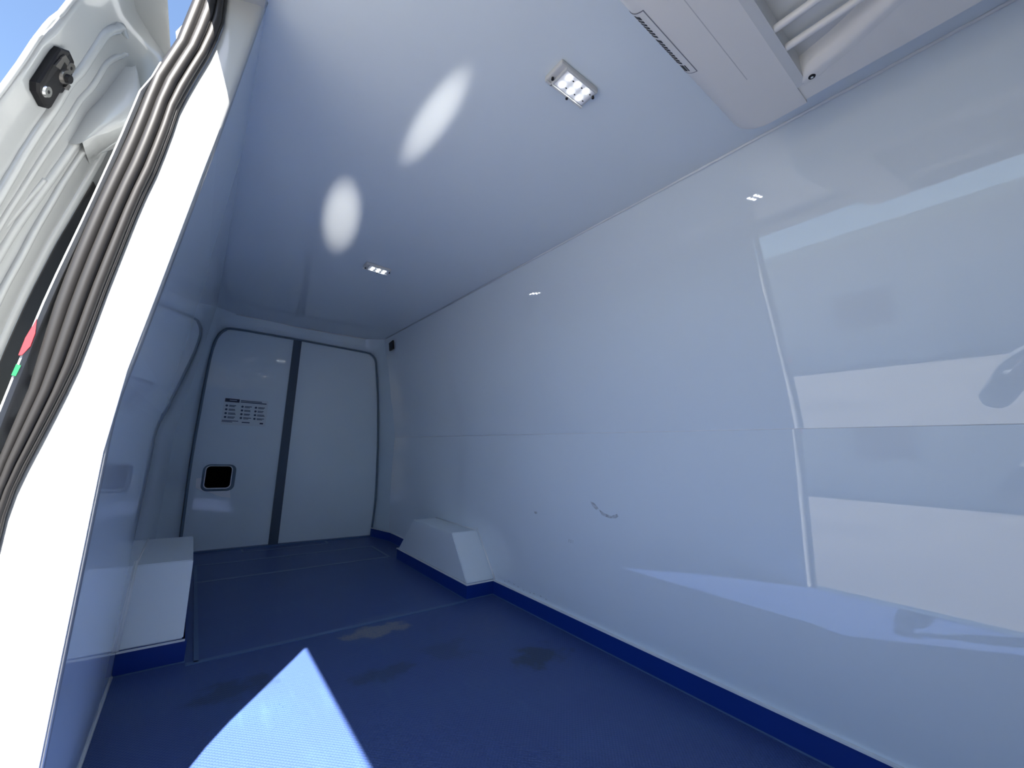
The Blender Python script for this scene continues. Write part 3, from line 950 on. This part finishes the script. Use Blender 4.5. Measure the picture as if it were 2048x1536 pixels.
# black lock body screwed to the door's leading edge
lock = empty('door_latch', (-0.345, 1.19, 1.55))
tag(lock, 'black lock body with two screws on the sliding door edge', 'lock')
def to_door(u, v, d):
    """u across the face, v up along it, d proud of it (towards the camera side)"""
    z = 1.572 + v
    t = (u + 0.042) / 0.10
    xa = door_x(2, z) * (1 - t) + door_x(3, z) * t
    ya = 1.150 * (1 - t) + 1.250 * t
    return Vector((xa + d * 0.95, ya - d * 0.30, z))
outl = [(-0.030, -0.048), (-0.018, -0.060), (0.020, -0.066), (0.030, -0.060), (0.030, -0.016), (0.038, -0.010), (0.038, 0.030), (0.032, 0.046), (0.012, 0.060), (-0.012, 0.062), (-0.030, 0.048)]
vs = [to_door(u, v, 0.0) for u, v in outl] + [to_door(u, v, 0.010) for u, v in outl] + [to_door(u * 0.9, v * 0.94, 0.014) for u, v in outl]
n = len(outl)
fs = [tuple(range(n)), tuple(range(2 * n, 3 * n))]
for k in (0, 1):
    fs += [(k * n + i, k * n + (i + 1) % n, (k + 1) * n + (i + 1) % n, (k + 1) * n + i) for i in range(n)]
lb = obj('lock_body', vs, fs, DARK)
under(lb, lock)
def disc(name, u, v, d0, d1, r, m, seg=16, sq=1.0):
    cc = [to_door(u + r * math.cos(2 * math.pi * i / seg), v + r * sq * math.sin(2 * math.pi * i / seg), d0) for i in range(seg)]
    c2 = [to_door(u + r * 0.85 * math.cos(2 * math.pi * i / seg), v + r * 0.85 * sq * math.sin(2 * math.pi * i / seg), d1) for i in range(seg)]
    fs = [tuple(range(seg)), tuple(range(seg, 2 * seg))] + [(i, (i + 1) % seg, seg + (i + 1) % seg, seg + i) for i in range(seg)]
    o = obj(name, cc + c2, fs, m)
    under(o, lock)
    return o
disc('screw', -0.004, -0.044, 0.0135, 0.018, 0.0125, STEEL)
disc('screw_socket', -0.004, -0.044, 0.018, 0.0185, 0.004, DARK, 6)
disc('screw', 0.014, 0.040, 0.0135, 0.018, 0.0125, GREYM)
disc('screw_socket', 0.014, 0.040, 0.018, 0.0185, 0.004, DARK, 6)
disc('rotary_latch', 0.012, 0.014, 0.0135, 0.021, 0.016, GREYM)
disc('latch_pin', 0.014, 0.012, 0.020, 0.027, 0.010, DARK)
for (u, v, su, sv) in ((-0.010, 0.038, 0.012, 0.007), (-0.016, 0.020, 0.007, 0.013), (0.032, 0.006, 0.006, 0.007)):
    pts = [(u - su, v - sv), (u + su, v - sv * 0.6), (u + su * 0.8, v + sv), (u - su * 0.6, v + sv * 0.9)]
    vv = [to_door(a, b, 0.0135) for a, b in pts] + [to_door(a, b, 0.0185) for a, b in pts]
    o = obj('latch_claw', vv, [(0, 1, 2, 3), (4, 5, 6, 7), (0, 1, 5, 4), (1, 2, 6, 5), (2, 3, 7, 6), (3, 0, 4, 7)], GREYM)
    under(o, lock)

# dark sheet added to give the gap between door and body its shade
rows = []
for z in [q for q in zd if q <= 1.49]:
    rows.append([(door_x(7, z) + 0.001, 1.432, z), (door_x(7, z) + 0.006, 1.436, z), (door_x(8, z) + 0.010, 1.60, z), (door_x(8, z) + 0.010, 2.33, z)])
gp = loft('gap_dark_sheet', rows, RUBBER, None, False)
under(gp, sdoor)
gp['label'] = 'dark sheet added on the sliding door to blacken the gap'

# ------------------------------------------------------------------ outside
ground = obj('ground', [(-60, -60, -0.62), (60, -60, -0.62), (60, 60, -0.62), (-60, 60, -0.62)], [(0, 1, 2, 3)], CONC)
struct(ground, 'sunlit pale concrete yard outside the van', 'ground')

yard = empty('yard_building', (-13.0, 2.0, -0.62))
tag(yard, 'low pale building across the yard mirrored faintly in the side wall', 'building')
under(box('wall', (-14.0, -14, -0.62), (-13.0, 22, 3.0), RENDER), yard)
under(box('parapet', (-14.1, -14.1, 3.0), (-12.9, 22.1, 3.3), mat('pale_coping', (0.62, 0.66, 0.60), rough=0.8)), yard)
under(box('sign_board', (-12.99, 2.3, 0.5), (-12.9, 3.6, 1.5), RENDERB), yard)
under(box('roller_door', (-12.99, -2.8, -0.62), (-12.94, 1.2, 1.6), mat('roller_door', (0.42, 0.45, 0.46), rough=0.6)), yard)

# ------------------------------------------------------------------ the photographer, seen only as a reflection in the side wall
def skin_body(name, joints, links, material, parent=None, sub=2, root=0):
    me = bpy.data.meshes.new(name)
    me.from_pydata([j[:3] for j in joints], links, [])
    o = bpy.data.objects.new(name, me)
    COL.objects.link(o)
    sk = o.modifiers.new('skin', 'SKIN')
    sk.use_smooth_shade = True
    for i, j in enumerate(joints):
        r = j[3]
        o.data.skin_vertices[0].data[i].radius = (r, r) if not isinstance(r, tuple) else r
        o.data.skin_vertices[0].data[i].use_root = (i == root)
    ss = o.modifiers.new('subsurf', 'SUBSURF')
    ss.levels = sub
    ss.render_levels = sub
    me.materials.append(material)
    if parent:
        o.parent = parent
    return o

G = -0.62
X0, Y0 = -0.66, -0.16
J, K = [], []
def add(p, r, frm=None):
    J.append((p[0], p[1], p[2], r))
    if frm is not None:
        K.append((frm, len(J) - 1))
    return len(J) - 1
pel = add((X0, Y0, G + 0.93), (0.15, 0.11))
wst = add((X0 + 0.01, Y0, G + 1.10), (0.135, 0.10), pel)
chs = add((X0 + 0.02, Y0, G + 1.30), (0.165, 0.115), wst)
nkb = add((X0 + 0.03, Y0, G + 1.45), 0.075, chs)
nk = add((X0 + 0.05, Y0, G + 1.52), 0.056, nkb)
jaw = add((X0 + 0.085, Y0, G + 1.58), 0.068, nk)
hd = add((X0 + 0.075, Y0, G + 1.66), 0.088, jaw)
tp_ = add((X0 + 0.065, Y0, G + 1.73), 0.066, hd)
arms = {}
for s_, sh, el, wr in ((1, (X0 + 0.02, Y0 + 0.19, G + 1.39), (-0.34, 0.155, G + 1.235), (-0.115, 0.055, G + 1.40)),
                       (-1, (X0 + 0.02, Y0 - 0.19, G + 1.39), (-0.36, -0.30, G + 1.20), (-0.125, -0.085, G + 1.38))):
    a = add(sh, 0.068, chs)
    m_ = add([(sh[i] + el[i]) / 2 for i in range(3)], 0.054, a)
    b_ = add(el, 0.047, m_)
    m2 = add([(el[i] + wr[i]) / 2 for i in range(3)], 0.042, b_)
    c_ = add(wr, 0.028, m2)
    d = Vector(wr) - Vector(el)
    d.normalize()
    palm = Vector(wr) + d * 0.06
    p_ = add(palm, (0.036, 0.020), c_)
    side = Vector((0, 0, 1))
    for f_, (off, ln) in enumerate(((0.030, 0.060), (0.010, 0.070), (-0.010, 0.066), (-0.030, 0.052))):
        k1 = palm + d * 0.030 + side * off
        k2 = k1 + d * ln * 0.5 + Vector((0.008, -0.006 * s_, 0))
        k3 = k2 + d * ln * 0.25 + Vector((0.006, -0.022 * s_, 0))
        q = add(k1, 0.0105, p_)
        q = add(k2, 0.0095, q)
        q = add(k3, 0.0085, q)
    t1 = Vector(wr) + d * 0.035 + Vector((-0.012, 0, 0.034))
    q = add(t1, 0.0125, p_)
    q = add(t1 + d * 0.035 + Vector((0, -0.012 * s_, 0.012)), 0.0100, q)
for s_ in (1, -1):
    h_ = add((X0, Y0 + 0.09 * s_, G + 0.86), 0.095, pel)
    k_ = add((X0 + 0.015, Y0 + 0.11 * s_, G + 0.48), 0.060, h_)
    c_ = add((X0 - 0.01, Y0 + 0.115 * s_, G + 0.30), 0.055, k_)
    a_ = add((X0 - 0.02, Y0 + 0.12 * s_, G + 0.09), 0.040, c_)
    f_ = add((X0 + 0.05, Y0 + 0.13 * s_, G + 0.045), 0.040, a_)
    add((X0 + 0.14, Y0 + 0.14 * s_, G + 0.032), 0.030, f_)
person = skin_body('person', J, K, SKIN)
tag(person, 'photographer in a grey-blue jacket standing at the side door with raised phone', 'person')
def garment(name, keep, grow_, material, root):
    idx = {k: i for i, k in enumerate(keep)}
    j2 = []
    for k in keep:
        r = J[k][3]
        r = tuple(a + grow_ for a in r) if isinstance(r, tuple) else r + grow_
        j2.append((*J[k][:3], r))
    l2 = [(idx[a], idx[b]) for a, b in K if a in idx and b in idx]
    return skin_body(name, j2, l2, material, person, 2, idx[root])
arm0 = nk + 4
n_hand = 1 + 12 + 2
L_arm = list(range(8, 13))
R_arm = list(range(8 + 5 + n_hand, 8 + 5 + n_hand + 5))
legs0 = 8 + 2 * (5 + n_hand)
garment('jacket', [pel, wst, chs, nkb] + L_arm + R_arm, 0.020, CLOTH, pel)
garment('trousers', [pel, legs0, legs0 + 1, legs0 + 2, legs0 + 3, legs0 + 6, legs0 + 7, legs0 + 8, legs0 + 9], 0.012, TROUS, pel)
garment('shoes', [legs0 + 3, legs0 + 4, legs0 + 5], 0.012, DARK, legs0 + 3)
garment('shoes', [legs0 + 9, legs0 + 10, legs0 + 11], 0.012, DARK, legs0 + 9)
bm = bmesh.new()
bmesh.ops.create_uvsphere(bm, u_segments=20, v_segments=14, radius=1.0)
for q in bm.verts:
    q.co = Vector((q.co.x * 0.095 + X0 + 0.058, q.co.y * 0.082 + Y0, q.co.z * 0.085 + G + 1.70 + max(0, q.co.x) * 0.03))
hr = from_bm('hair', bm, HAIR, person, True)
for s_ in (1, -1):
    bm = bmesh.new()
    bmesh.ops.create_uvsphere(bm, u_segments=10, v_segments=8, radius=0.012)
    for q in bm.verts:
        q.co += Vector((X0 + 0.150, Y0 + 0.031 * s_, G + 1.655))
    from_bm('eye', bm, DARK, person, True)
    bm = bmesh.new()
    bmesh.ops.create_uvsphere(bm, u_segments=10, v_segments=8, radius=1)
    for q in bm.verts:
        q.co = Vector((q.co.x * 0.020 + X0 + 0.070, q.co.y * 0.010 + Y0 + 0.088 * s_, q.co.z * 0.030 + G + 1.65))
    from_bm('ear', bm, SKIN, person, True)
bm = bmesh.new()
bmesh.ops.create_uvsphere(bm, u_segments=10, v_segments=8, radius=1)
for q in bm.verts:
    q.co = Vector((q.co.x * 0.018 + X0 + 0.162, q.co.y * 0.013 + Y0, q.co.z * 0.022 + G + 1.630))
from_bm('nose', bm, SKIN, person, True)
phone = empty('phone', tuple(Vector((0, 0, CAMZ)) - fwd * 0.02))
tag(phone, 'dark smartphone held up in both hands of the photographer', 'phone')
bm = bmesh.new()
bm_box(bm, (-0.135, -0.050, -0.008), (0.015, 0.024, 0.0), 0.003, 2)
ph = from_bm('phone_body', bm, DARK)
ph.parent = phone
phone.rotation_euler = M.to_euler()

# added spot lamps stand in for sun reflected off the tread plate
def glint_spot(name, pos, target, power, size, sy, along):
    ld = bpy.data.lights.new(name, 'SPOT')
    ld.energy = power
    ld.spot_size = math.radians(size)
    ld.spot_blend = 1.0
    ld.shadow_soft_size = 0.012
    ld.color = (1.0, 0.93, 0.84)
    lo = bpy.data.objects.new(name, ld)
    COL.objects.link(lo)
    lo.location = pos
    d = Vector(target) - Vector(pos)
    zz = -d.normalized()
    yy = Vector(along)
    yy = (yy - zz * yy.dot(zz)).normalized()
    lo.rotation_euler = Matrix((yy.cross(zz), yy, zz)).transposed().to_euler()
    lo.scale = (1.0, sy, 1.0)
    return lo
glint_spot('added_glint_spot', (-0.195, 0.76, 0.02), (0.410, 1.90, ZC), 34, 4.8, 3.7, (0.18, 1, 0))
glint_spot('added_glint_spot', (-0.165, -0.02, 0.02), (0.478, 1.10, ZC), 32, 3.0, 4.2, (0.03, 1, 0))
